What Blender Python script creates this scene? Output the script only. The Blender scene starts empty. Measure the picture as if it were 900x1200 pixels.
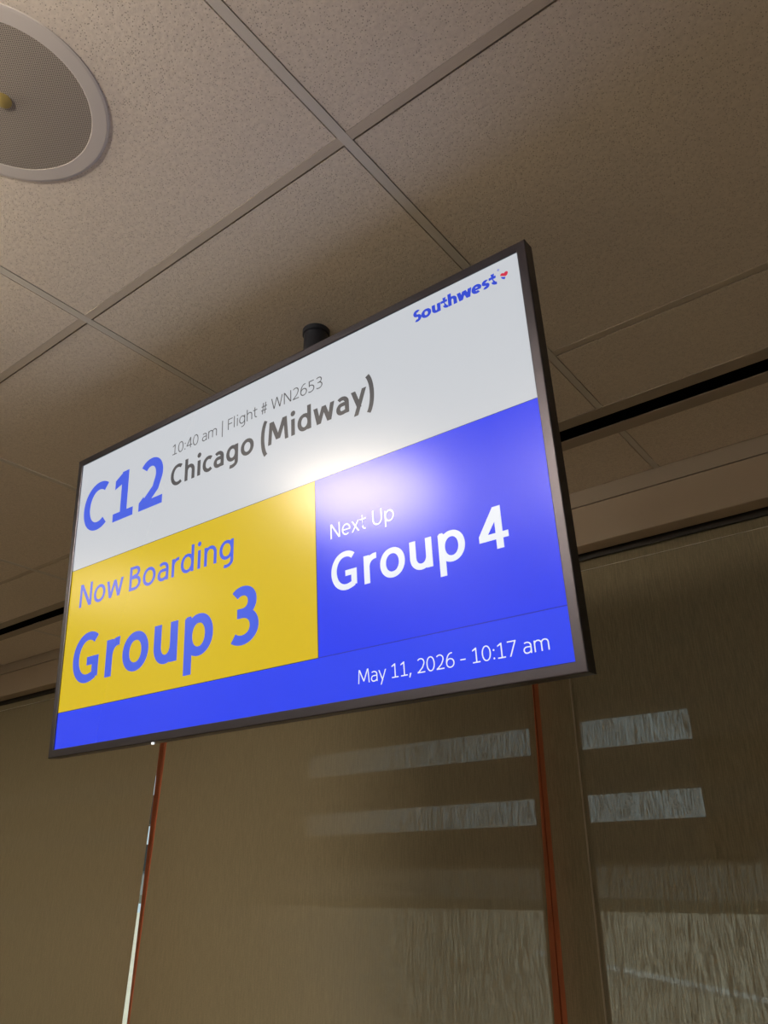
import bpy, bmesh, math, random
from math import sin, cos, pi, radians
from mathutils import Vector, Matrix

# ------------------------------------------------------------------ camera
sc = bpy.context.scene
COL = sc.collection
EYE = 1.6                      # camera height above the floor
CEIL = EYE + 0.9167            # ceiling height
yaw, pitch, roll = -0.65685, 0.44711, -0.0028
fwd = Vector((sin(yaw) * cos(pitch), cos(yaw) * cos(pitch), sin(pitch)))
rt = Vector((cos(yaw), -sin(yaw), 0.0))
up = rt.cross(fwd)
r2 = cos(roll) * rt + sin(roll) * up
u2 = -sin(roll) * rt + cos(roll) * up
cam_d = bpy.data.cameras.new('camera')
cam = bpy.data.objects.new('camera', cam_d)
COL.objects.link(cam)
cam.matrix_world = Matrix(((r2.x, u2.x, -fwd.x, 0), (r2.y, u2.y, -fwd.y, 0), (r2.z, u2.z, -fwd.z, EYE), (0, 0, 0, 1)))
cam_d.sensor_fit = 'VERTICAL'
cam_d.sensor_height = 36.0
cam_d.lens = 911.67 / 1200 * 36.0
cam_d.clip_start = 0.02
cam_d.clip_end = 500
sc.camera = cam

# ------------------------------------------------------------------ world, sun, exposure
UPFILL_STRENGTH = 300.0             # unseen fill lamp added behind the camera
DRUM_STRENGTH = 62.0            # drum light left of the camera
UPFILL_COL = (1.0, 0.86, 0.72)
TROFFER_STRENGTH = 4.0
LEFT_FILL_STRENGTH = 9.0
SKY_STRENGTH = 0.85
SUN_STRENGTH = 3.2
world = bpy.data.worlds.new('sky')
sc.world = world
world.use_nodes = True
wn = world.node_tree.nodes
bg = wn['Background']
bg.inputs['Color'].default_value = (0.80, 0.92, 0.97, 1)
bg.inputs['Strength'].default_value = SKY_STRENGTH
sun_d = bpy.data.lights.new('sun', 'SUN')
sun_d.energy = SUN_STRENGTH
sun_d.angle = 0.01
sun_d.color = (1.0, 0.95, 0.86)
sun = bpy.data.objects.new('sun', sun_d)
COL.objects.link(sun)
sun.rotation_euler = (radians(38), 0, radians(-20))
sun.location = (0, -8, 20)
sc.view_settings.view_transform = 'Standard'
sc.view_settings.look = 'None'
sc.view_settings.gamma = 1
sc.view_settings.exposure = 0
sc.view_settings.use_curve_mapping = False
sc.cycles.max_bounces = 10
sc.cycles.transparent_max_bounces = 12
sc.cycles.sample_clamp_indirect = 6
sc.cycles.use_denoising = True

# ------------------------------------------------------------------ helpers
def new_mat(name):
    m = bpy.data.materials.new(name)
    m.use_nodes = True
    return m, m.node_tree.nodes, m.node_tree.links, m.node_tree.nodes['Principled BSDF']

def plain(name, col, rough=0.6, metal=0.0, spec=0.5, noise=0.0, nscale=30.0, bump=0.0):
    m, n, l, p = new_mat(name)
    p.inputs['Base Color'].default_value = (*col, 1)
    p.inputs['Roughness'].default_value = rough
    p.inputs['Metallic'].default_value = metal
    p.inputs['Specular IOR Level'].default_value = spec
    if noise or bump:
        tc = n.new('ShaderNodeTexCoord')
        nt = n.new('ShaderNodeTexNoise')
        nt.inputs['Scale'].default_value = nscale
        nt.inputs['Detail'].default_value = 4
        l.new(tc.outputs['Object'], nt.inputs['Vector'])
        if noise:
            mx = n.new('ShaderNodeMix'); mx.data_type = 'RGBA'
            mx.inputs['A'].default_value = (*[c * (1 - noise) for c in col], 1)
            mx.inputs['B'].default_value = (*[min(1, c * (1 + noise)) for c in col], 1)
            l.new(nt.outputs['Fac'], mx.inputs['Factor'])
            l.new(mx.outputs['Result'], p.inputs['Base Color'])
        if bump:
            b = n.new('ShaderNodeBump')
            b.inputs['Strength'].default_value = bump
            b.inputs['Distance'].default_value = 0.001
            l.new(nt.outputs['Fac'], b.inputs['Height'])
            l.new(b.outputs['Normal'], p.inputs['Normal'])
    return m

def add_box(bm, x0, x1, y0, y1, z0, z1):
    vs = [bm.verts.new((x, y, z)) for z in (z0, z1) for y in (y0, y1) for x in (x0, x1)]
    for f in ((0, 2, 3, 1), (4, 5, 7, 6), (0, 1, 5, 4), (2, 6, 7, 3), (0, 4, 6, 2), (1, 3, 7, 5)):
        bm.faces.new([vs[i] for i in f])
    return vs

def add_rings(bm, rings, closed=True, cap0=True, cap1=True):
    """rings: lists of points of equal length, skinned together."""
    rv = [[bm.verts.new(p) for p in r] for r in rings]
    n = len(rv[0])
    for a, b in zip(rv, rv[1:]):
        for i in range(n if closed else n - 1):
            j = (i + 1) % n
            bm.faces.new((a[i], a[j], b[j], b[i]))
    if cap0: bm.faces.new(list(reversed(rv[0])))
    if cap1: bm.faces.new(rv[-1])

def circle(r, z, cx=0, cy=0, n=48):
    return [(cx + r * cos(2 * pi * i / n), cy + r * sin(2 * pi * i / n), z) for i in range(n)]

def lathe(bm, prof, n=48, cap0=True, cap1=True):
    add_rings(bm, [circle(r, z, n=n) for r, z in prof], True, cap0, cap1)

def obj(name, bm, mat, parent=None, loc=None, smooth=False, bevel=0.0, seg=2):
    bmesh.ops.recalc_face_normals(bm, faces=bm.faces[:])
    me = bpy.data.meshes.new(name)
    bm.to_mesh(me); bm.free()
    me.materials.append(mat)
    o = bpy.data.objects.new(name, me)
    COL.objects.link(o)
    if parent: o.parent = parent
    if loc: o.location = loc
    if bevel:
        md = o.modifiers.new('bevel', 'BEVEL'); md.width = bevel; md.segments = seg
        md.limit_method = 'ANGLE'; md.angle_limit = radians(35)
    if smooth:
        for f in me.polygons: f.use_smooth = True
        if hasattr(me, 'set_sharp_from_angle'): me.set_sharp_from_angle(angle=radians(35))
    return o

def box(name, x0, x1, y0, y1, z0, z1, mat, parent=None, bevel=0.0, loc=None):
    bm = bmesh.new(); add_box(bm, x0, x1, y0, y1, z0, z1)
    return obj(name, bm, mat, parent, loc=loc, bevel=bevel)

def empty(name, loc=(0, 0, 0)):
    o = bpy.data.objects.new(name, None)
    o.empty_display_size = 0.1
    COL.objects.link(o); o.location = loc
    return o

def tag(o, label=None, cat=None, group=None, kind=None):
    if label: o['label'] = label
    if cat: o['category'] = cat
    if group: o['group'] = group
    if kind: o['kind'] = kind
    return o

# ------------------------------------------------------------------ materials
def tile_mat():
    m, n, l, p = new_mat('mineral_fibre_tile')
    tc = n.new('ShaderNodeTexCoord')
    geo = n.new('ShaderNodeNewGeometry')
    vo = n.new('ShaderNodeTexVoronoi'); vo.inputs['Scale'].default_value = 330
    nz = n.new('ShaderNodeTexNoise'); nz.inputs['Scale'].default_value = 160; nz.inputs['Detail'].default_value = 5
    nb = n.new('ShaderNodeTexNoise'); nb.inputs['Scale'].default_value = 7; nb.inputs['Detail'].default_value = 3
    for t in (vo, nz, nb): l.new(geo.outputs['Position'], t.inputs['Vector'])
    # pits: centres of cells, size varied by a second noise
    r = n.new('ShaderNodeMapRange'); r.inputs['From Min'].default_value = 0.12; r.inputs['From Max'].default_value = 0.30
    l.new(vo.outputs['Distance'], r.inputs['Value'])
    sel = n.new('ShaderNodeMapRange'); sel.inputs['From Min'].default_value = 0.42; sel.inputs['From Max'].default_value = 0.75
    l.new(vo.outputs['Color'], sel.inputs['Value'])
    mxm = n.new('ShaderNodeMath'); mxm.operation = 'MAXIMUM'
    l.new(r.outputs['Result'], mxm.inputs[0]); l.new(sel.outputs['Result'], mxm.inputs[1])
    c1 = n.new('ShaderNodeMix'); c1.data_type = 'RGBA'
    c1.inputs['A'].default_value = (0.42, 0.37, 0.31, 1); c1.inputs['B'].default_value = (0.85, 0.79, 0.70, 1)
    l.new(mxm.outputs['Value'], c1.inputs['Factor'])
    rb = n.new('ShaderNodeMapRange'); rb.inputs['From Min'].default_value = 0.35; rb.inputs['From Max'].default_value = 0.65
    rb.inputs['To Min'].default_value = 0.93; rb.inputs['To Max'].default_value = 1.03
    l.new(nz.outputs['Fac'], rb.inputs['Value'])
    mul = n.new('ShaderNodeVectorMath'); mul.operation = 'SCALE'
    l.new(c1.outputs['Result'], mul.inputs[0]); l.new(rb.outputs['Result'], mul.inputs['Scale'])
    l.new(mul.outputs['Vector'], p.inputs['Base Color'])
    p.inputs['Roughness'].default_value = 0.9
    p.inputs['Specular IOR Level'].default_value = 0.15
    ad = n.new('ShaderNodeMath'); ad.operation = 'ADD'
    l.new(mxm.outputs['Value'], ad.inputs[0]); l.new(nz.outputs['Fac'], ad.inputs[1])
    b = n.new('ShaderNodeBump'); b.inputs['Strength'].default_value = 0.5; b.inputs['Distance'].default_value = 0.0008
    l.new(ad.outputs['Value'], b.inputs['Height']); l.new(b.outputs['Normal'], p.inputs['Normal'])
    return m

def shade_mat():
    """Woven screen cloth: diffuse threads, a little translucency, see-through holes that vary thread by thread."""
    m, n, l, p = new_mat('screen_cloth')
    geo = n.new('ShaderNodeNewGeometry')
    mp = n.new('ShaderNodeMapping'); mp.inputs['Scale'].default_value = (460, 460, 26)
    l.new(geo.outputs['Position'], mp.inputs['Vector'])
    nz = n.new('ShaderNodeTexNoise'); nz.inputs['Scale'].default_value = 1.0; nz.inputs['Detail'].default_value = 5
    nz.inputs['Roughness'].default_value = 0.65
    l.new(mp.outputs['Vector'], nz.inputs['Vector'])
    mp2 = n.new('ShaderNodeMapping'); mp2.inputs['Scale'].default_value = (120, 120, 500)
    l.new(geo.outputs['Position'], mp2.inputs['Vector'])
    nz2 = n.new('ShaderNodeTexNoise'); nz2.inputs['Scale'].default_value = 1.0; nz2.inputs['Detail'].default_value = 2
    l.new(mp2.outputs['Vector'], nz2.inputs['Vector'])
    r = n.new('ShaderNodeMapRange'); r.inputs['From Min'].default_value = 0.36; r.inputs['From Max'].default_value = 0.66
    r.inputs['To Min'].default_value = OPEN_MIN; r.inputs['To Max'].default_value = OPEN_MAX
    l.new(nz.outputs['Fac'], r.inputs['Value'])
    cr = n.new('ShaderNodeMix'); cr.data_type = 'RGBA'
    cr.inputs['A'].default_value = (0.235, 0.202, 0.128, 1); cr.inputs['B'].default_value = (0.34, 0.292, 0.190, 1)
    l.new(nz2.outputs['Fac'], cr.inputs['Factor'])
    p.inputs['Roughness'].default_value = 0.75
    p.inputs['Specular IOR Level'].default_value = 0.25
    rv = n.new('ShaderNodeMapRange'); rv.inputs['From Min'].default_value = 0.3; rv.inputs['From Max'].default_value = 0.7
    rv.inputs['To Min'].default_value = 1.12; rv.inputs['To Max'].default_value = 0.85
    l.new(nz.outputs['Fac'], rv.inputs['Value'])
    sv = n.new('ShaderNodeVectorMath'); sv.operation = 'SCALE'
    l.new(cr.outputs['Result'], sv.inputs[0]); l.new(rv.outputs['Result'], sv.inputs['Scale'])
    l.new(sv.outputs['Vector'], p.inputs['Base Color'])
    tl = n.new('ShaderNodeBsdfTranslucent'); tl.inputs['Color'].default_value = (0.42, 0.34, 0.22, 1)
    m1 = n.new('ShaderNodeMixShader'); m1.inputs[0].default_value = 0.10
    l.new(p.outputs[0], m1.inputs[1]); l.new(tl.outputs[0], m1.inputs[2])
    tr = n.new('ShaderNodeBsdfTransparent'); tr.inputs['Color'].default_value = (0.95, 0.93, 0.88, 1)
    m2 = n.new('ShaderNodeMixShader')
    # holes close up when seen aslant (the threads have thickness)
    dt = n.new('ShaderNodeVectorMath'); dt.operation = 'DOT_PRODUCT'
    l.new(geo.outputs['Incoming'], dt.inputs[0]); l.new(geo.outputs['True Normal'], dt.inputs[1])
    ab = n.new('ShaderNodeMath'); ab.operation = 'ABSOLUTE'; l.new(dt.outputs['Value'], ab.inputs[0])
    ra = n.new('ShaderNodeMapRange'); ra.inputs['From Min'].default_value = 0.67; ra.inputs['From Max'].default_value = 0.94
    ra.inputs['To Min'].default_value = 0.05; ra.inputs['To Max'].default_value = 1.0
    l.new(ab.outputs[0], ra.inputs['Value'])
    mo = n.new('ShaderNodeMath'); mo.operation = 'MULTIPLY'
    l.new(r.outputs['Result'], mo.inputs[0]); l.new(ra.outputs['Result'], mo.inputs[1])
    l.new(mo.outputs[0], m2.inputs[0])
    l.new(m1.outputs[0], m2.inputs[1]); l.new(tr.outputs[0], m2.inputs[2])
    l.new(m2.outputs[0], n['Material Output'].inputs['Surface'])
    return m

def glass_mat():
    m, n, l, p = new_mat('window_glass')
    tr = n.new('ShaderNodeBsdfTransparent'); tr.inputs['Color'].default_value = (0.86, 0.92, 0.93, 1)
    gl = n.new('ShaderNodeBsdfGlossy'); gl.inputs['Roughness'].default_value = 0.02
    fr = n.new('ShaderNodeFresnel'); fr.inputs['IOR'].default_value = 1.45
    mx = n.new('ShaderNodeMixShader')
    ge = n.new('ShaderNodeNewGeometry')
    fm = n.new('ShaderNodeMath'); fm.operation = 'SUBTRACT'; fm.use_clamp = True      # outer surfaces reflect; no total reflection inside the thin pane
    l.new(fr.outputs[0], fm.inputs[0]); l.new(ge.outputs['Backfacing'], fm.inputs[1])
    l.new(fm.outputs[0], mx.inputs[0]); l.new(tr.outputs[0], mx.inputs[1]); l.new(gl.outputs[0], mx.inputs[2])
    l.new(mx.outputs[0], n['Material Output'].inputs['Surface'])
    return m

def lamp_mat(name, col, strength):
    m, n, l, p = new_mat(name)
    p.inputs['Base Color'].default_value = (0.8, 0.8, 0.8, 1)
    p.inputs['Emission Color'].default_value = (*col, 1)
    p.inputs['Emission Strength'].default_value = strength
    return m

def display_mat(name, col):
    """A lit display colour under an anti-glare (matt) front: soft reflections."""
    m, n, l, p = new_mat(name)
    p.inputs['Base Color'].default_value = (0.012, 0.012, 0.015, 1)
    p.inputs['Roughness'].default_value = 0.235
    p.inputs['IOR'].default_value = 1.34
    p.inputs['Coat Weight'].default_value = 0.06
    p.inputs['Coat Roughness'].default_value = 0.48
    p.inputs['Emission Color'].default_value = (*col, 1)
    p.inputs['Emission Strength'].default_value = 1.0
    return m

OPEN_MIN, OPEN_MAX = 0.0, 0.19
M_TILE = tile_mat()
M_TEE = plain('white_steel_tee', (0.72, 0.70, 0.65), 0.45, 0, 0.4)
M_CROSS = plain('cream_cross_tee', (0.64, 0.585, 0.50), 0.6, 0, 0.3)
M_PLENUM = plain('dark_plenum', (0.10, 0.085, 0.07), 0.9)
M_TRIM = plain('painted_trim', (0.42, 0.37, 0.30), 0.55, noise=0.04, nscale=12)
M_FASCIA = plain('painted_fascia', (0.47, 0.40, 0.31), 0.6, noise=0.04, nscale=9)
M_DIFF = plain('bronze_diffuser_flange', (0.42, 0.37, 0.30), 0.5)
M_BLACK = plain('black_void', (0.004, 0.004, 0.004), 0.9, spec=0.05)
M_RED = plain('red_brown_mullion', (0.88, 0.27, 0.14), 0.42, noise=0.12, nscale=20)
M_FRAME = plain('dark_window_frame', (0.035, 0.025, 0.02), 0.5)
M_SHADE = shade_mat()
M_SEAM = plain('shade_seam_thread', (0.78, 0.74, 0.66), 0.7)
M_PALE_LINE = plain('pale_line_grey', (0.50, 0.45, 0.36), 0.6)
M_POCKET_SHADOW = plain('pocket_shadow_dark', (0.02, 0.018, 0.016), 0.6)
M_GLASS = glass_mat()
M_WALL = plain('beige_wall', (0.55, 0.48, 0.39), 0.8, noise=0.05, nscale=5, bump=0.2)
M_FLOOR = plain('carpet', (0.20, 0.165, 0.13), 0.95, noise=0.25, nscale=120, bump=0.5)
M_BEZEL = plain('dark_anodised_bezel', (0.078, 0.078, 0.098), 0.36, 0.95)
M_CHASSIS = plain('black_chassis', (0.02, 0.02, 0.024), 0.5)
M_PIPE = plain('black_powdercoat', (0.014, 0.018, 0.03), 0.42)
M_RING = plain('speaker_white_plastic', (0.72, 0.70, 0.68), 0.42)
M_CANOPY = plain('dark_canopy_metal', (0.035, 0.032, 0.028), 0.6)
M_APRON = plain('pale_concrete', (0.60, 0.52, 0.40), 0.9, noise=0.2, nscale=0.35)
M_RAIL = plain('white_rail_paint', (0.8, 0.8, 0.78), 0.4)

# ------------------------------------------------------------------ room shell
XL, XR, YB = -7.2, 3.17, -6.77
YW = 1.7275                     # face of the fascia over the windows
YS = 1.80                       # plane of the roller shades
YG = 1.93                       # glass
def zr(z): return EYE + z       # height given relative to the eye

tag(box('floor', XL, XR, YB, 2.05, -0.05, 0.0, M_FLOOR), kind='structure')
tag(box('wall_left', XL - 0.1, XL, YB, 2.05, 0, CEIL + 0.3, M_WALL), kind='structure')
tag(box('wall_right', XR, XR + 0.1, YB, 2.05, 0, CEIL + 0.3, M_WALL), kind='structure')
tag(box('wall_back', XL - 0.1, XR + 0.1, YB - 0.1, YB, 0, CEIL + 0.3, M_WALL), kind='structure')
tag(box('baseboard_left', XL, XL + 0.015, YB, 1.7, 0, 0.1, M_FRAME), kind='structure')
tag(box('baseboard_back', XL, XR, YB, YB + 0.015, 0, 0.1, M_FRAME), kind='structure')

# ceiling: plenum slab, lay-in tiles and the tee grid
T = 0.6096
GX, GY = -0.4903, 0.5508        # a grid crossing in view
ceiling = box('ceiling', XL - 0.1, XR + 0.1, YB - 0.1, 2.05, CEIL + 0.10, CEIL + 0.2, M_PLENUM)
tag(ceiling, kind='structure')
SLOT0, SLOT1 = 1.3889, 1.5090   # linear diffuser

def tile_mesh(sx, sy):
    bm = bmesh.new()
    g = 0.0092
    n_ = 0.0072                  # snug side (near, right); the other side shows a shadow gap
    c = 0.0004
    def ring(e, z):
        m_ = 0.0084
        return [(-sx / 2 + m_ - e, -sy / 2 + 0.0100 - e, z), (sx / 2 - g + e, -sy / 2 + 0.0100 - e, z), (sx / 2 - g + e, sy / 2 - n_ + e, z), (-sx / 2 + m_ - e, sy / 2 - n_ + e, z)]
    add_rings(bm, [ring(-c, 0.0), ring(0, c), ring(0, 0.0085), ring(0.0055, 0.0086), ring(0.0055, 0.018)])
    bmesh.ops.recalc_face_normals(bm, faces=bm.faces[:])
    me = bpy.data.meshes.new('ceiling_tile'); bm.to_mesh(me); bm.free(); me.materials.append(M_TILE)
    return me
me_full = tile_mesh(T, T)
rows = []                        # (y0, y1)
y = GY + T
j = 0
while y - T > YB - 0.3:
    rows.append((y - T, y)); y -= T
me_a = tile_mesh(T, SLOT0 + 0.010 - (GY + T))
me_b = tile_mesh(T, YW + 0.004 - SLOT1 + 0.010)
rnd = random.Random(4)
nx0 = int(math.floor((XL - GX) / T)); nx1 = int(math.ceil((XR - GX) / T))
UPFILL_POS = (-0.62, -0.68)
troffers = []
left_fills = []
LEFT = [(-4, 2), (-6, 1), (-8, 2)]  # unseen fill lights, added to brighten the left shades and ceiling
def tile(me, x, yy):
    o = bpy.data.objects.new('ceiling_tile', me); COL.objects.link(o); o.parent = ceiling
    o.location = (x, yy, CEIL + rnd.uniform(-0.0004, 0.0004))
for i in range(nx0, nx1):
    cx = GX + (i + 0.5) * T
    for k, (a, b) in enumerate(rows):
        if ((k in (5, 8, 11)) and (i % 4 == 1)) or (i, k) in LEFT:
            troffers.append((cx, (a + b) / 2))
            if (i, k) in LEFT: left_fills.append(troffers[-1])
            continue
        tile(me_full, cx, (a + b) / 2)
    tile(me_a, cx, (GY + T + SLOT0 + 0.010) / 2)
    tile(me_b, cx, (SLOT1 + YW - 0.006) / 2)

def tee(x0, x1, y0, y1, z):
    bm = bmesh.new()
    add_box(bm, x0, x1, y0, y1, z, z + 0.0012)
    if x1 - x0 < y1 - y0:
        xm = (x0 + x1) / 2; add_box(bm, xm - 0.001, xm + 0.001, y0, y1, z + 0.0012, z + 0.04)
    else:
        ym = (y0 + y1) / 2; add_box(bm, x0, x1, ym - 0.001, ym + 0.001, z + 0.0012, z + 0.04)
    obj('ceiling_tee', bm, M_TEE if x1 - x0 < y1 - y0 else M_CROSS, ceiling)
TW = 0.0072
for i in range(nx0, nx1 + 1):
    x = GX + i * T
    tee(x - TW, x + TW, YB, SLOT0, CEIL - 0.0006)
    tee(x - TW, x + TW, SLOT1, YW, CEIL - 0.0006)
for k, (a, b) in enumerate(rows):
    tee(XL, XR, b - TW, b + TW, CEIL - 0.0002)

# recessed lights further back in the room, plus the added fill lights at left
M_TROF = lamp_mat('troffer_lens', (1.0, 0.86, 0.68), TROFFER_STRENGTH)
M_FILL_LEFT = lamp_mat('left_fill_lens', (1.0, 0.82, 0.58), LEFT_FILL_STRENGTH)
for k, (x, yy) in enumerate(troffers):
    o = empty('ceiling_light', (x, yy, CEIL))
    tag(o, 'added unseen square ceiling fill light by the left windows' + (', the one nearest the windows' if yy > 0 else (', the one nearest the camera' if x > -4 else ', the farthest left')) if (x, yy) in left_fills
        else 'square recessed ceiling light with pale lens behind the camera', 'light', 'added fill lights near the left windows' if (x, yy) in left_fills else 'recessed lights at the back of the room')
    bm = bmesh.new(); e = 0.285
    for q in ((-e, e, -e, -e + .02), (-e, e, e - .02, e), (-e, -e + .02, -e + .02, e - .02), (e - .02, e, -e + .02, e - .02)):
        add_box(bm, *q, -0.002, 0.012)
    obj('frame', bm, M_TEE, o)
    box('lens', -e + .02, e - .02, -e + .02, e - .02, 0.002, 0.006, M_FILL_LEFT if (x, yy) in left_fills else M_TROF, o)

# added fill lamp, out of view: metal bowl throwing light on the near ceiling
ul = empty('fill_uplight', (UPFILL_POS[0], UPFILL_POS[1], CEIL))
DZ = 0.03
tag(ul, 'added unseen fill lamp, a metal bowl hung below the ceiling just behind the camera', 'light')
bm = bmesh.new()
add_rings(bm, [circle(0.132, -0.245 + DZ, n=40), circle(0.136, -0.245 + DZ, n=40), circle(0.125, -0.280 + DZ, n=40), circle(0.085, -0.305 + DZ, n=40), circle(0.02, -0.312 + DZ, n=40)], True, False, True)
obj('bowl', bm, M_FRAME, ul, smooth=True)
bm = bmesh.new(); lathe(bm, [(0.124, -0.256 + DZ), (0.124, -0.252 + DZ)], 40)
obj('lens', bm, lamp_mat('fill_uplight_lens', UPFILL_COL, UPFILL_STRENGTH), ul)
bm = bmesh.new(); lathe(bm, [(0.006, -0.252 + DZ), (0.006, -0.010), (0.04, -0.008), (0.04, 0.0)], 20)
obj('stem', bm, M_RING, ul, smooth=True)
# shallow round drum light, mirrored softly in the display
dl = empty('drum_light', (-1.25, -0.17, CEIL))
tag(dl, 'shallow round drum light on the ceiling that mirrors softly in the middle of the display', 'light')
bm = bmesh.new(); lathe(bm, [(0.16, -0.060), (0.182, -0.054), (0.190, -0.042), (0.190, -0.010)], 48)
obj('diffuser', bm, lamp_mat('drum_lens', (1.0, 0.84, 0.66), DRUM_STRENGTH), dl)
bm = bmesh.new(); add_rings(bm, [circle(0.190, -0.002, n=40), circle(0.190, -0.012, n=40), circle(0.198, -0.010, n=40), circle(0.200, 0.0, n=40)], True, False, False)
obj('trim_ring', bm, M_RING, dl)

# trims where the ceiling meets the window wall
tag(box('trim_1', XL, XR, YW, YW + 0.012, zr(0.8745), CEIL + 0.09, M_TRIM, bevel=0.001), kind='structure')
bm = bmesh.new()
prof = [(YW, zr(0.7690)), (YW, zr(0.8715)), (YW + .004, zr(0.8728)), (YW + .05, zr(0.8728)), (YW + .05, zr(0.7675)), (YW + 0.0015, zr(0.7675))]
add_rings(bm, [[(x, a, b) for a, b in prof] for x in (XL, XR)])
tag(obj('trim_2', bm, M_FASCIA), kind='structure')
# upper back of the shade pocket
tag(box('wall_front', XL, XR, 1.86, 2.05, zr(0.80), CEIL + 0.1, M_FRAME), kind='structure')
tag(box('baseboard_front', XL, XR, 1.86, 2.05, 0.0, 0.12, M_FRAME), kind='structure')

# linear slot diffuser
dif = empty('slot_diffuser', (0, (SLOT0 + SLOT1) / 2, CEIL))
tag(dif, 'long dark-slotted air diffuser set in the ceiling parallel to the windows', 'vent')
hw = (SLOT1 - SLOT0) / 2
for a, b in ((-hw, -0.0240), (0.0215, hw)):
    box('flange', XL, XR, a, b, -0.0020, -0.0006, M_DIFF, dif)
bm = bmesh.new()
for q in ((-0.0260, -0.0240, 0.0015, 0.06), (0.0215, 0.0235, 0.0015, 0.06), (-0.0260, 0.0235, 0.06, 0.063)):
    add_box(bm, XL, XR, q[0], q[1], q[2], q[3])
obj('channel', bm, M_BLACK, dif)

# ------------------------------------------------------------------ ceiling speaker
SP = (-0.800, 0.235)
spk = empty('ceiling_speaker', (SP[0], SP[1], CEIL))
tag(spk, 'round white ceiling speaker with perforated grille at the upper left', 'speaker')
bm = bmesh.new()
RO, RI = 0.131, 0.1085
add_rings(bm, [circle(RI, -0.001, n=96), circle(RI, -0.0020, n=96), circle(RI + .0010, -0.0022, n=96), circle(RO - .004, -0.0018, n=96), circle(RO - .0006, -0.0011, n=96), circle(RO, 0.0, n=96)], True, False, False)
obj('rim', bm, M_RING, spk)
m, n, l, p = new_mat('perforated_grille')
geo = n.new('ShaderNodeNewGeometry')
mp = n.new('ShaderNodeMapping'); mp.inputs['Rotation'].default_value = (0, 0, radians(45)); mp.inputs['Scale'].default_value = (420, 420, 0)
l.new(geo.outputs['Position'], mp.inputs['Vector'])
vo = n.new('ShaderNodeTexVoronoi'); vo.inputs['Scale'].default_value = 1.0; vo.inputs['Randomness'].default_value = 0.0
l.new(mp.outputs['Vector'], vo.inputs['Vector'])
r = n.new('ShaderNodeMapRange'); r.inputs['From Min'].default_value = 0.28; r.inputs['From Max'].default_value = 0.40
l.new(vo.outputs['Distance'], r.inputs['Value'])
cr = n.new('ShaderNodeMix'); cr.data_type = 'RGBA'
cr.inputs['A'].default_value = (0.10, 0.09, 0.08, 1); cr.inputs['B'].default_value = (0.50, 0.465, 0.42, 1)
l.new(r.outputs['Result'], cr.inputs['Factor']); l.new(cr.outputs['Result'], p.inputs['Base Color'])
p.inputs['Roughness'].default_value = 0.5
M_GRILLE = m
bm = bmesh.new()
add_rings(bm, [circle(RI, -0.0017, n=96), circle(RI * .6, -0.0024, n=96), circle(0.01, -0.0028, n=96)], True, False, True)
obj('grille', bm, M_GRILLE, spk, smooth=True)
bm = bmesh.new(); lathe(bm, [(0.011, -0.0027), (0.011, -0.0040), (0.0098, -0.0046)], 24)
tag(obj('badge', bm, plain('brass_yellow_badge', (0.50, 0.40, 0.14), 0.4, 0.3), spk, smooth=True), 'small round yellowish badge')

# ------------------------------------------------------------------ windows, mullions, shades
ZT, ZB = zr(0.80), 0.12
mullions = [(-5.53, -5.485), (-4.0, -3.955), (-2.472, -2.427), (-0.954, -0.906), (0.60, 0.645), (2.14, 2.185)]
for k, (a, b) in enumerate(mullions):
    o = empty('trim_%d' % (k + 3), ((a + b) / 2, 1.85, 0)); tag(o, kind='structure')
    w = (b - a) / 2
    box('mullion_half', -w, -0.0015, -0.008, 0.05, ZB, ZT, M_RED, o, bevel=0.0015)
    box('mullion_half', 0.0015, w, -0.010, 0.05, ZB, ZT, M_RED, o, bevel=0.0015)
    box('gasket', -0.0015, 0.0015, 0.0, 0.045, ZB, ZT, M_BLACK, o)
    box('frame_post', -0.02, 0.055 if k != 2 else 0.055, 0.05, 0.13, ZB, ZT, M_FRAME, o)
ends = [XL] + [(a + b) / 2 for a, b in mullions] + [XR]
for k in range(len(ends) - 1):
    a, b = ends[k], ends[k + 1]
    o = empty('window_%d' % (k + 1), ((a + b) / 2, YG, 0)); tag(o, kind='structure')
    h = (b - a) / 2
    left = 0.065 if abs(a + 0.930) < .01 else (0.105 if abs(a + 2.4495) < .01 else 0.07)
    box('pane', -h + left, h - 0.03, -0.004, 0.004, ZB + 0.04, ZT - 0.03, M_GLASS, o)
    bm = bmesh.new()
    add_box(bm, -h + 0.023, -h + left, -0.03, 0.03, ZB, ZT)
    obj('side_rail', bm, M_FRAME, o)
    if h * 2 > 0.5:
        box('top_rail', -h + left, h - 0.03, -0.03, 0.03, ZT - 0.03, ZT, M_FRAME, o)
        box('bottom_rail', -h + left, h - 0.03, -0.03, 0.03, ZB, ZB + 0.04, M_FRAME, o)

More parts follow.
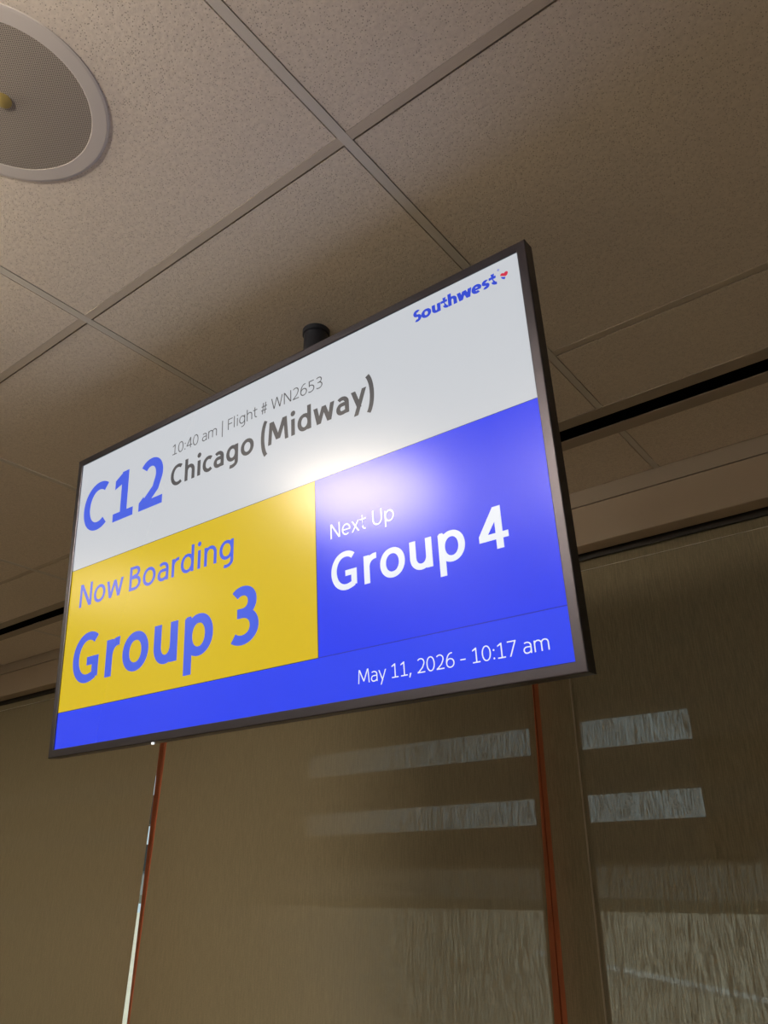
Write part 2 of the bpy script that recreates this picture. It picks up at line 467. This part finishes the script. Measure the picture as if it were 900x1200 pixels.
def shade(x_tl, x_tr, x_bl, x_br, label, yoff=0.0, line_x=None):
    """Roller shade: corners at the eye's height +0.46 and -0.35 give a slight skew; the hem sits near the floor."""
    def xa(t, b, z): return t + (b - t) * (0.458 - z) / (0.458 + 0.39)
    zt, zb = 0.86, -1.38
    cx = (x_tl + x_tr) / 2
    o = empty('roller_shade', (cx, YS + yoff, zr(0.0)))
    tag(o, label, 'shade', 'roller shades over the windows')
    bm = bmesh.new()
    NX, NZ = 24, 40
    vs = []
    for kz in range(NZ + 1):
        z = zt + (zb - zt) * kz / NZ
        row = []
        a = xa(x_tl, x_bl, z) if z < 0.458 else x_tl
        b = xa(x_tr, x_br, z) if z < 0.458 else x_tr
        for kx in range(NX + 1):
            s = kx / NX
            x = a + (b - a) * s
            yy = 0.0012 * sin(x * 9 + z * 0.7)
            row.append(bm.verts.new((x - cx, yy, z)))
        vs.append(row)
    for kz in range(NZ):
        for kx in range(NX):
            bm.faces.new((vs[kz][kx], vs[kz + 1][kx], vs[kz + 1][kx + 1], vs[kz][kx + 1]))
    obj('cloth', bm, M_SHADE, o, smooth=True)
    box('pocket_shadow', x_tl - cx, x_tr - cx, -0.012, -0.004, 0.7540, 0.8600, M_POCKET_SHADOW, o)  # dark strip standing in for the shadow inside the shade pocket
    box('seam', x_tl - cx, x_tr - cx, -0.0025, -0.0012, 0.7288, 0.7300, M_SEAM, o)
    bm = bmesh.new()
    add_rings(bm, [[(x, 0.028 + 0.026 * cos(t * pi / 8), 0.86 + 0.026 * sin(t * pi / 8)) for t in range(16)] for x in (x_tl - cx, x_tr - cx)])
    obj('roller_tube', bm, M_FRAME, o, smooth=True)
    if line_x is not None:
        bm = bmesh.new()
        add_rings(bm, [[(line_x - cx + 0.0022 * cos(t * pi / 4), -0.006 + 0.0022 * sin(t * pi / 4), z) for t in range(8)] for z in (zb, 0.86)])
        obj('pale_line', bm, M_PALE_LINE, o, smooth=True)  # thin pale vertical line in front of the cloth
    bl, br = xa(x_tl, x_bl, zb), xa(x_tr, x_br, zb)
    box('hem_bar', bl - cx, br - cx, -0.006, 0.006, zb - 0.03, zb, M_FRAME, o, bevel=0.002)
    return o
shade(-5.44, -3.995, -5.44, -3.995, 'brown screen-cloth roller shade at the far left end, outside the picture')
shade(-3.96, -2.412, -3.96, -2.439, 'brown roller shade left of the thin bright gap, lower left behind the display')
shade(-2.374, -0.911, -2.402, -0.929, 'wide brown roller shade hanging under the display between the two red-brown mullions')
shade(-0.895, 0.60, -0.895, 0.60, 'dark roller shade at the lower right with two pale daylight bars showing through', line_x=-0.805)
shade(0.65, 2.13, 0.65, 2.13, 'brown roller shade beyond the right edge of the picture')

# ------------------------------------------------------------------ outside
YO = 6.0
tag(box('ground', -150, 150, 4.0, 260, zr(-5.1), zr(-5.0), M_APRON), kind='structure')
can = empty('walkway_canopy', (0, YO, zr(0)))
tag(can, 'dark slatted walkway outside, its two bright slots seen through the shades', 'canopy')
def cbox(name, x0, x1, z0, z1, d=0.25): return box(name, x0, x1, 0, d, z0, z1, M_CANOPY, can)
cbox('top_beam', -30, 12, 1.225, 4.2)
cbox('middle_beam', -30, 12, 0.645, 0.960)
cbox('lower_beam', -30, 12, 0.145, 0.425)
cbox('end_panel', -1.785, 12, 0.265, 1.225)
cbox('end_panel', -1.785, -1.52, 0.145, 0.425)
cbox('post', -6.93, -5.82, 0.42, 1.23)
cbox('post', -7.50, -7.06, 0.42, 1.23)
box('roof_deck', -30, 12, -3.6, 0.0, 3.9, 4.2, M_CANOPY, can)
# sloping pale handrail beyond the canopy
bm = bmesh.new()
p0, p1 = Vector((-10.6, 20.0, zr(-1.56))), Vector((-2.8, 20.0, zr(-2.56)))
d = (p1 - p0).normalized(); a = d.cross(Vector((0, 1, 0))).normalized(); b = Vector((0, 1, 0))
add_rings(bm, [[tuple(q + a * 0.09 * cos(t * pi / 4) + b * 0.09 * sin(t * pi / 4)) for t in range(8)] for q in (p0, p1)])
rail = tag(obj('handrail', bm, M_RAIL, smooth=True), 'pale sloping handrail outside, faint through the lower right shade', 'handrail')

bm = bmesh.new()
hedge_r = random.Random(8)
xs = [-520 + 12 * i for i in range(60)]
add_rings(bm, [[(x, 168, zr(-5)), (x, 178, zr(-5)), (x, 176, zr(-3.0 + hedge_r.uniform(-.3, .3))), (x, 170, zr(-2.8 + hedge_r.uniform(-.3, .3)))] for x in xs])
tag(obj('hedge', bm, plain('dark_hedge', (0.10, 0.09, 0.06), 0.9, noise=0.4, nscale=2)), 'long low dark hedge far across the pale apron', 'hedge')

dist = empty('distant_building', (-140, 185, zr(-5)))
tag(dist, 'long low grey building on the horizon, faint below the walkway canopy', 'building')
box('wall', -260, 330, 0, 20, 0, 9.3, plain('grey_cladding', (0.24, 0.225, 0.20), 0.8, noise=0.1, nscale=0.2), dist)
box('roof', -261, 331, -0.6, 20.6, 9.3, 9.8, M_CANOPY, dist)

# ------------------------------------------------------------------ the display
TR = Vector((0.99984, 0.01778, 0.0015)); TD = Vector((0.0000765, 0.07953, -0.99683)); TN = Vector((-0.017842, 0.99667, 0.079516))
TW_, TH_ = 0.9778, 0.5500
tv = empty('flight_display')
C0 = Vector((-0.8292, 0.7489, zr(0.4896)))
UP = -TD
TVM = Matrix(((TR.x, TN.x, UP.x, C0.x), (TR.y, TN.y, UP.y, C0.y), (TR.z, TN.z, UP.z, C0.z), (0, 0, 0, 1)))
tv.matrix_world = TVM
tag(tv, 'black-framed boarding information screen hung from the ceiling on a black pole', 'screen')
hx, hz = TW_ / 2, TH_ / 2
BZ = 0.0135
panel = box('screen', -hx - .002, hx + .002, 0.0, 0.006, -hz - .002, hz + .002, display_mat('display_off', (0.004, 0.004, 0.008)), tv)
# bezel ring: lip proud of the glass, rounded outer edge, flat sides 20 mm deep
def rect(e, y, c=0.0):
    return [(-hx - e, y, -hz - e), (hx + e, y, -hz - e), (hx + e, y, hz + e), (-hx - e, y, hz + e)]
bm = bmesh.new()
add_rings(bm, [rect(0.0, 0.0012), rect(0.0, -0.0022), rect(0.0010, -0.0030), rect(BZ - .0016, -0.0030), rect(BZ - .0004, -0.0024), rect(BZ, -0.0010),
               rect(BZ, 0.0185), rect(BZ - .002, 0.0195), rect(0.002, 0.0195)], True, False, False)
obj('bezel', bm, M_BEZEL, tv)
bm = bmesh.new()
add_rings(bm, [rect(BZ - .003, 0.0195), rect(BZ - .006, 0.022), rect(-0.03, 0.034), rect(-0.05, 0.036)])
obj('back_cover', bm, M_CHASSIS, tv)
bm = bmesh.new(); add_box(bm, -0.20, 0.20, 0.036, 0.040, -0.12, 0.12)
for sx in (-0.15, 0.15): add_box(bm, sx - .012, sx + .012, 0.036, 0.043, -0.17, 0.17)
obj('mount_bracket', bm, M_CHASSIS, tv)
box('power_light', -hx + .2665, -hx + .2705, -0.001, 0.003, -hz - BZ - 0.0035, -hz - BZ + .0002, lamp_mat('led_white', (0.9, 0.95, 1.0), 0.8), tv, bevel=0.0008)

INV = TVM.inverted()
PX, PY = -0.7975, 0.832
def vertical_part(name, prof, mat):
    bm = bmesh.new(); lathe(bm, prof, 40)
    o = obj(name, bm, mat, tv, smooth=True)
    o.matrix_local = INV @ Matrix.Translation((PX, PY, 0))
    return o
vertical_part('mounting_pole', [(0.0222, zr(0.42)), (0.0222, CEIL + 0.05)], M_PIPE)
vertical_part('ceiling_flange', [(0.0226, CEIL - 0.010), (0.0248, CEIL - 0.009), (0.0252, CEIL - 0.001), (0.0252, CEIL + 0.001)], M_PIPE)

C_WHITE = (0.57, 0.595, 0.63)
C_YEL = (0.66, 0.47, 0.006)
C_BLUE = (0.010, 0.040, 0.86)
C_STRIP = (0.014, 0.050, 0.86)
C_LINE = (0.010, 0.022, 0.45)
C_TXT_BLUE = (0.050, 0.110, 0.74)
C_GREY = (0.075, 0.075, 0.08)
C_LIGHT = (0.80, 0.84, 0.90)
def sx_(u): return u / 1000 - hx
def sz_(v): return hz - v / 1000
def field(name, u0, u1, v0, v1, mat, lift):
    return box(name, sx_(u0), sx_(u1), -lift, -lift + 0.0002, sz_(v1), sz_(v0), mat, panel)
U1, V1 = 977.8, 550.0
M_W = display_mat('display_white', C_WHITE); M_Y = display_mat('display_yellow', C_YEL); M_B = display_mat('display_blue', C_BLUE)
tag(field('header_field', 0, U1, 0, 222.6, M_W, 0.0002), 'white header field')
tag(field('boarding_field', 0, 612.0, 223.6, 486.6, M_Y, 0.0002), 'yellow field with blue words')
tag(field('next_group_field', 613.4, U1, 223.4, 486.4, M_B, 0.0002), 'blue field with white words')
tag(field('date_strip', 0, U1, 487.6, V1, display_mat('display_strip_blue', C_STRIP), 0.0002), 'blue strip with the date and time')
M_LN = display_mat('display_line', C_LINE)
field('rule_line', 612.0, U1, 486.5, 487.5, M_LN, 0.0003)

# ---- stroke-built humanist lettering -----------------------------------
def arc(cx, cy, rx, ry, a0, a1, n=26, e=2.08):
    out = []
    for i in range(n + 1):
        t = radians(a0 + (a1 - a0) * i / n)
        c, s = cos(t), sin(t)
        out.append((cx + rx * math.copysign(abs(c) ** (2 / e), c), cy + ry * math.copysign(abs(s) ** (2 / e), s)))
    return out
XH, ASC, DSC = 0.735, 1.05, -0.31
def glyph(ch, w):
    """-> advance, strokes [(points, closed)], polygons.  Cap height = 1, w = stem width."""
    h = w / 2; v = 0.84 * w / 2; S = []; P = []; o = 0.012
    TC, TX, B0 = 1 + o - v, XH + o - v, v - o          # skeleton heights: cap top, x top, baseline
    def sp(pts, closed=False): S.append((pts, closed))
    def vst(x, y0, y1): P.append([(x - h, y0), (x + h, y0), (x + h, y1), (x - h, y1)])
    def hst(y, x0, x1, k=1.0): P.append([(x0, y - v * k), (x1, y - v * k), (x1, y + v * k), (x0, y + v * k)])
    def dg(x0, y0, x1, y1, t): P.append([(x0 - t / 2, y0), (x0 + t / 2, y0), (x1 + t / 2, y1), (x1 - t / 2, y1)])
    def dot(x, y, r): P.append([(x + r * cos(t * pi / 10), y + r * sin(t * pi / 10)) for t in range(20)])
    def ell(x0, x1, b, t): return arc((x0 + x1) / 2, (b + t) / 2, (x1 - x0) / 2, (t - b) / 2, 0, 360, 40)[:-1]
    if ch == ' ': return (0.27 if w > .12 else 0.37), S, P
    if ch == 'C': sp(arc(0.53, 0.5, 0.47 - h, 0.5 + o - v, 54, 306, 34)); return 0.90, S, P
    if ch == 'G':
        x = 0.89 - h
        a = arc(0.54, 0.5, 0.48 - h, 0.5 + o - v, 52, 285, 34)
        sp(a + [(0.74 - h * .2, B0 + 0.035), (x, 0.055 + v)]); vst(x, 0.085, 0.50); hst(0.50 - v, 0.52, x + h * .5); return 1.03, S, P
    if ch == '0': sp(ell(0.055 + h, 0.765 - h, B0, TC), True); return 0.82, S, P
    if ch == '1':
        vst(0.43, 0, 1.0); hst(v, 0.12, 0.72)
        P.append([(0.43 + h, 1.0), (0.43 - h * .6, 1.0), (0.13, 0.86), (0.13, 0.86 - 2.2 * v), (0.43 + h, 1.0 - 2.4 * v)]); return 0.82, S, P
    if ch == '2':
        a = arc(0.37, TC - 0.27, 0.345 - h, 0.27, 142, -25, 20)
        sp(a + [(0.52, 0.36), (0.10 + h * 1.2, v * 1.4)]); hst(v, 0.07, 0.73); P.append([(0.07, 0), (0.07, 2 * v), (0.10 + h, 3.2 * v), (0.3, 0)]); return 0.82, S, P
    if ch == '3':
        M = 0.535
        sp(arc(0.36, (TC + M) / 2, 0.325 - h, (TC - M) / 2, 140, -90, 22) + [(0.24, M)])
        sp([(0.24, M), (0.34, M)] + arc(0.35, (B0 + M) / 2, 0.385 - h, (M - B0) / 2, 86, -132, 24)); return 0.82, S, P
    if ch == '4':
        vst(0.56, 0, 1.0); hst(0.225 + v, 0.04, 0.79)
        t = w * 1.25
        P.append([(0.04, 0.225), (0.04, 0.225 + 2 * v), (0.56 + h - t * .9, 1.0), (0.56 + h, 1.0), (0.56 + h * .9, 1.0 - t * .5), (0.04 + t * .8, 0.225 + v * .9)]); return 0.82, S, P
    if ch == '5':
        hst(1 - v, 0.15, 0.68); vst(0.15 + h, 0.50, 1 - v)
        sp([(0.15 + h, 0.60)] + arc(0.32, (0.60 + B0) / 2, 0.405 - h, (0.60 - B0) / 2, 90, -128, 24)); return 0.82, S, P
    if ch == '6':
        sp(ell(0.07 + h, 0.765 - h, B0, 0.635 - v), True)
        sp(arc(0.56, 0.33, 0.49 - h, TC - 0.33, 82, 180, 18)); return 0.82, S, P
    if ch == '7': hst(1 - v, 0.07, 0.74); dg(0.20 + h, 0, 0.74 - w * 0.55, 1.0 - v, w * 1.10); return 0.80, S, P
    if ch == ':':
        for y in (0.08, 0.62): dot(0.17, y, max(h, .055) * 1.15)
        return 0.34, S, P
    if ch == ',': P.append([(0.10, 0.13), (0.10 + 1.5 * w, 0.13), (0.02 + w, -0.17), (0.02, -0.17)]); return 0.34, S, P
    if ch == '-': hst(0.38, 0.06, 0.50); return 0.56, S, P
    if ch == '|': vst(0.22, -0.40, 1.12); return 0.44, S, P
    if ch == '#': dg(0.18, 0.0, 0.30, 1.0, w); dg(0.44, 0.0, 0.56, 1.0, w); hst(0.33, 0.04, 0.66); hst(0.66, 0.08, 0.70); return 0.78, S, P
    if ch == '(': sp(arc(0.50, 0.40, 0.43 - h, 0.86, 116, 244, 16, 2)); return 0.40, S, P
    if ch == ')': sp(arc(-0.10, 0.40, 0.43 - h, 0.86, 64, -64, 16, 2)); return 0.40, S, P
    if ch == 'F': vst(0.10 + h, 0, 1); hst(1 - v, 0.10, 0.66); hst(0.52, 0.10, 0.60); return 0.70, S, P
    if ch == 'N': t = w * 0.94; vst(0.10 + t / 2, 0, 1); vst(0.90 - t / 2, 0, 1); dg(0.90 - t * .62, 0, 0.10 + t * .62, 1, w * 1.22); return 1.0, S, P
    if ch == 'M':
        t = w * 0.94; dg(0.07 + t / 2, 0, 0.15 + t / 2, 1, t); dg(1.17 - t / 2, 0, 1.09 - t / 2, 1, t)
        dg(0.62, 0.14, 0.17 + t * .55, 1, w * 1.15); dg(0.62, 0.14, 1.07 - t * .55, 1, w * 1.15); return 1.24, S, P
    if ch == 'W': t = w * 1.06; dg(0.35, 0, 0.03 + t / 2, 1, t); dg(0.35, 0, 0.67, 0.98, t); dg(0.99, 0, 0.67, 0.98, t); dg(0.99, 0, 1.31 - t / 2, 1, t); return 1.34, S, P
    if ch in 'BR':
        x = 0.10 + h; vst(x, 0, 1)
        sp([(x, 1 - v), (0.40, 1 - v)] + arc(0.42, 0.765, 0.30 - h, 0.235 - v, 90, -90, 14) + [(x, 0.53)])
        if ch == 'B': sp([(x, 0.53), (0.42, 0.53)] + arc(0.44, 0.265 + v / 2, 0.35 - h, 0.265 - v / 2, 90, -90, 14)[1:] + [(x, v)])
        else: dg(0.70, 0, 0.40, 0.5, w * 1.2)
        return 0.86, S, P
    if ch == 'U': sp([(0.09 + h, 1.0)] + arc(0.47, 0.38, 0.38 - h, 0.38 - B0, 180, 360, 22) + [(0.85 - h, 1.0)]); return 0.94, S, P
    if ch == 'S':
        M = 0.51
        sp(arc(0.36, (TC + M) / 2, 0.29 - h, (TC - M) / 2, 42, 262, 22) + arc(0.35, (B0 + M) / 2, 0.32 - h, (M - B0) / 2, 82, -128, 22)); return 0.70, S, P
    # lower case
    if ch == 'o': sp(ell(0.055 + h, 0.80 - h, B0, TX), True); return 0.86, S, P
    if ch == 'i': vst(0.18, 0, XH - .01); dot(0.18, 0.97, h * 1.25 if w > .1 else .065); return 0.36, S, P
    if ch == 'l': vst(0.18, 0, ASC); return 0.36, S, P
    if ch in 'nh':
        vst(0.09 + h, 0, XH - .01 if ch == 'n' else ASC)
        sp(arc(0.41, TX - 0.25, 0.32 - h, 0.25, 172, 0, 20) + [(0.73 - h, 0.0)]); return 0.82, S, P
    if ch == 'm':
        vst(0.09 + h, 0, XH - .01); c = 0.635
        sp(arc((0.09 + c) / 2 + h / 2, TX - 0.23, (c - 0.09 - h) / 2, 0.23, 172, 0, 18) + [(c, 0.0)])
        sp(arc((1.18 - h + c) / 2, TX - 0.23, (1.18 - h - c) / 2, 0.23, 172, 0, 18) + [(1.18 - h, 0.0)]); return 1.27, S, P
    if ch == 'r': vst(0.09 + h, 0, XH - .01); sp(arc(0.46, TX - 0.27, 0.37 - h, 0.27, 172, 84, 12)); return 0.54, S, P
    if ch == 'u': vst(0.73 - h, 0.0, XH); sp([(0.09 + h, XH)] + arc(0.41, B0 + 0.25, 0.32 - h, 0.25, 180, 360, 22)); return 0.82, S, P
    if ch == 'p':
        vst(0.09 + h, DSC, XH - .035); P.append([(0.09, XH - .04), (0.09 + h * .5, XH), (0.09 + 1.5 * h, XH), (0.09 + 2 * h, XH - .09), (0.09 + 2 * h, XH - .3), (0.09, XH - .3)])
        sp(ell(0.09 + h, 0.81 - h, B0, TX), True); return 0.87, S, P
    if ch == 'd': vst(0.76 - h, 0, ASC); sp(ell(0.055 + h, 0.76 - h, B0, TX), True); return 0.86, S, P
    if ch == 'g':
        sp(ell(0.055 + h, 0.76 - h, B0 + .02, TX), True)
        sp([(0.76 - h, XH), (0.76 - h, -0.05)] + arc(0.76 - h - 0.28, -0.05, 0.28, abs(DSC - v) - 0.05 - 2 * v, 0, -112, 16)); return 0.86, S, P
    if ch == 'a':
        sp(arc(0.355, TX - 0.22, 0.325 - h, 0.22, 132, 0, 18) + [(0.68 - h, 0.0)])
        M = 0.415
        sp([(0.68 - h, M), (0.36, M)] + arc(0.33, (M + B0) / 2, 0.265 - h, (M - B0) / 2, 92, 270, 18) + [(0.40, B0), (0.55, 0.07 + v * .4), (0.68 - h, 0.17)]); return 0.77, S, P
    if ch == 'c': sp(arc(0.42, XH / 2, 0.365 - h, XH / 2 + o - v, 50, 310, 26)); return 0.68, S, P
    if ch == 'e': sp(list(reversed(arc(0.41, XH / 2, 0.355 - h, XH / 2 + o - v, 0, 306, 30)))); hst(0.355, 0.055 + h, 0.765 - h * .4, 0.9); return 0.81, S, P
    if ch == 's':
        M = 0.375
        sp(arc(0.32, (TX + M) / 2, 0.255 - h, (TX - M) / 2, 40, 262, 18) + arc(0.30, (B0 + M) / 2, 0.275 - h, (M - B0) / 2, 82, -135, 18)); return 0.62, S, P
    if ch == 't': sp([(0.17 + h, 0.95), (0.17 + h, 0.25)] + arc(0.17 + h + .22, B0 + 0.23, 0.22, 0.23, 180, 275, 12)); hst(XH - v, 0.02, 0.50); return 0.55, S, P
    if ch == 'w': t = w * 1.04; dg(0.28, 0, 0.015 + t / 2, XH, t); dg(0.28, 0, 0.54, XH - .02, t); dg(0.80, 0, 0.54, XH - .02, t); dg(0.80, 0, 1.065 - t / 2, XH, t); return 1.08, S, P
    if ch == 'y': t = w * 1.06; dg(0.385, 0.0, 0.015 + t / 2, XH, t); dg(0.20 + t * .1, DSC, 0.74 - t / 2, XH, t); return 0.75, S, P
    if ch == 'x': t = w * 1.12; dg(0.03 + t / 2, 0, 0.66 - t / 2, XH, t); dg(0.67 - t / 2, 0, 0.04 + t / 2, XH, t); return 0.70, S, P
    raise ValueError(ch)

def lettering(text, u0, u1, vbase, cap, w, mat, lift=0.0005, colour=None, track=0.0):
    """Lays the whole line out between u0 and u1 and links one mesh per word."""
    items, x, word = [], 0.0, 0
    lo, hi = 1e9, -1e9
    for ch in text:
        adv, S, P = glyph(ch, w)
        if ch == ' ': word += 1
        items.append((x, S, P, word))
        for pts, _ in S:
            for q in pts: lo = min(lo, x + q[0] - w / 2 * 0.9); hi = max(hi, x + q[0] + w / 2 * 0.9)
        for poly in P:
            for q in poly: lo = min(lo, x + q[0]); hi = max(hi, x + q[0])
        x += adv + track
    k = (u1 - u0) / (hi - lo)
    cnt = 0
    for wi, wtext in enumerate(text.split(' ')):
        bm = bmesh.new()
        def put(px, py, y):
            return bm.verts.new((sx_(u0 + (px - lo) * k), y, sz_(vbase - py * cap)))
        def face(vs):
            f = bm.faces.new(vs); f.normal_update()
            if f.normal.y > 0: f.normal_flip()
        for x, S, P, wd in items:
            if wd != wi: continue
            for pts, closed in S:
                q = [pts[0]]
                for p_ in pts[1:]:
                    if (p_[0] - q[-1][0]) ** 2 + (p_[1] - q[-1][1]) ** 2 > 6e-5: q.append(p_)
                n_ = len(q)
                y = -lift - 0.00002 * (cnt % 5); cnt += 1
                L, R_ = [], []
                for i, p_ in enumerate(q):
                    a_ = q[(i - 1) % n_] if (closed or i > 0) else None
                    b_ = q[(i + 1) % n_] if (closed or i < n_ - 1) else None
                    d1 = Vector((p_[0] - a_[0], p_[1] - a_[1])).normalized() if a_ else None
                    d2 = Vector((b_[0] - p_[0], b_[1] - p_[1])).normalized() if b_ else None
                    if d1 is None: t_ = d2; m_ = 1
                    elif d2 is None: t_ = d1; m_ = 1
                    else:
                        t_ = (d1 + d2).normalized(); m_ = 1 / max(0.55, t_.dot(d1))
                    nx, ny = -t_.y, t_.x
                    L.append(put(x + p_[0] + nx * w / 2 * m_, p_[1] + ny * w / 2 * 0.84 * m_, y))
                    R_.append(put(x + p_[0] - nx * w / 2 * m_, p_[1] - ny * w / 2 * 0.84 * m_, y))
                for i in range(n_ if closed else n_ - 1):
                    j = (i + 1) % n_
                    face((L[i], L[j], R_[j], R_[i]))
            for poly in P:
                y = -lift - 0.00002 * (cnt % 5); cnt += 1
                face([put(x + a_, b_, y) for a_, b_ in poly])
        me = bpy.data.meshes.new('lettering'); bm.to_mesh(me); bm.free()
        me.materials.append(mat)
        o = bpy.data.objects.new('lettering', me); COL.objects.link(o); o.parent = panel
        if colour: o['label'] = colour + ' lettering reading ' + wtext

M_TB = display_mat('display_text_blue', C_TXT_BLUE); M_TG = display_mat('display_text_grey', C_GREY); M_TL = display_mat('display_text_light', C_LIGHT)
M_SW = display_mat('display_logo_blue', (0.025, 0.065, 0.62))
lettering('C12', 19.2, 256.3, 153.7, 97.5, 0.20, M_TB, colour='blue')
lettering('10:40 am | Flight # WN2653', 278.7, 632.2, 69.5, 20.6, 0.098, M_TG, colour='grey')
lettering('Chicago (Midway)', 278.1, 729.4, 132.0, 40.0, 0.195, M_TG, colour='grey')
lettering('Southwest', 807.3, 945.9, 33.8, 19.4, 0.25, M_SW, track=-0.09, colour='bold blue')
lettering('Now Boarding', 33.1, 441.7, 301.4, 44.0, 0.148, M_TB, colour='blue')
lettering('Group 3', 32.0, 497.8, 443.2, 89.0, 0.20, M_TB, colour='blue')
lettering('Next Up', 640.3, 751.8, 323.0, 22.4, 0.115, M_TL, colour='white')
lettering('Group 4', 640.5, 916.7, 401.8, 54.5, 0.18, M_TL, colour='white')
lettering('May 11, 2026 - 10:17 am', 680.0, 949.8, 532.1, 17.9, 0.096, M_TL, colour='white')
# little heart emblem and registered mark
def flat(name, pts, mat, lift=0.0005, label=None):
    bm = bmesh.new(); bm.faces.new([bm.verts.new((sx_(a), -lift, sz_(b))) for a, b in pts])
    o = obj(name, bm, mat, panel)
    if o.data.polygons[0].normal.y > 0: o.data.flip_normals()
    if label: o['label'] = label
    return o
flat('heart_emblem', [(949.2, 24.4), (949.6, 22.2), (951.4, 21.0), (953.4, 21.4), (954.8, 22.8), (956.4, 21.4), (958.8, 21.0), (960.6, 22.4), (960.8, 24.6), (959.4, 27.2), (957.2, 28.2)], display_mat('display_red', (0.62, 0.02, 0.06)), label='red upper half of the heart emblem')
flat('heart_emblem', [(949.6, 26.2), (956.8, 29.4), (954.9, 32.6), (951.0, 29.6)], M_SW, label='blue lower half of the heart emblem')
bm = bmesh.new()
c0 = [bm.verts.new((sx_(947.4 + 1.6 * cos(t * pi / 10)), -0.0005, sz_(13.4 + 1.6 * sin(t * pi / 10)))) for t in range(20)]
c1 = [bm.verts.new((sx_(947.4 + 1.15 * cos(t * pi / 10)), -0.0005, sz_(13.4 + 1.15 * sin(t * pi / 10)))) for t in range(20)]
for t in range(20): bm.faces.new((c0[t], c0[(t + 1) % 20], c1[(t + 1) % 20], c1[t]))
obj('registered_mark', bm, M_SW, panel)
lettering('R', 946.9, 948.0, 14.3, 1.8, 0.2, M_SW)
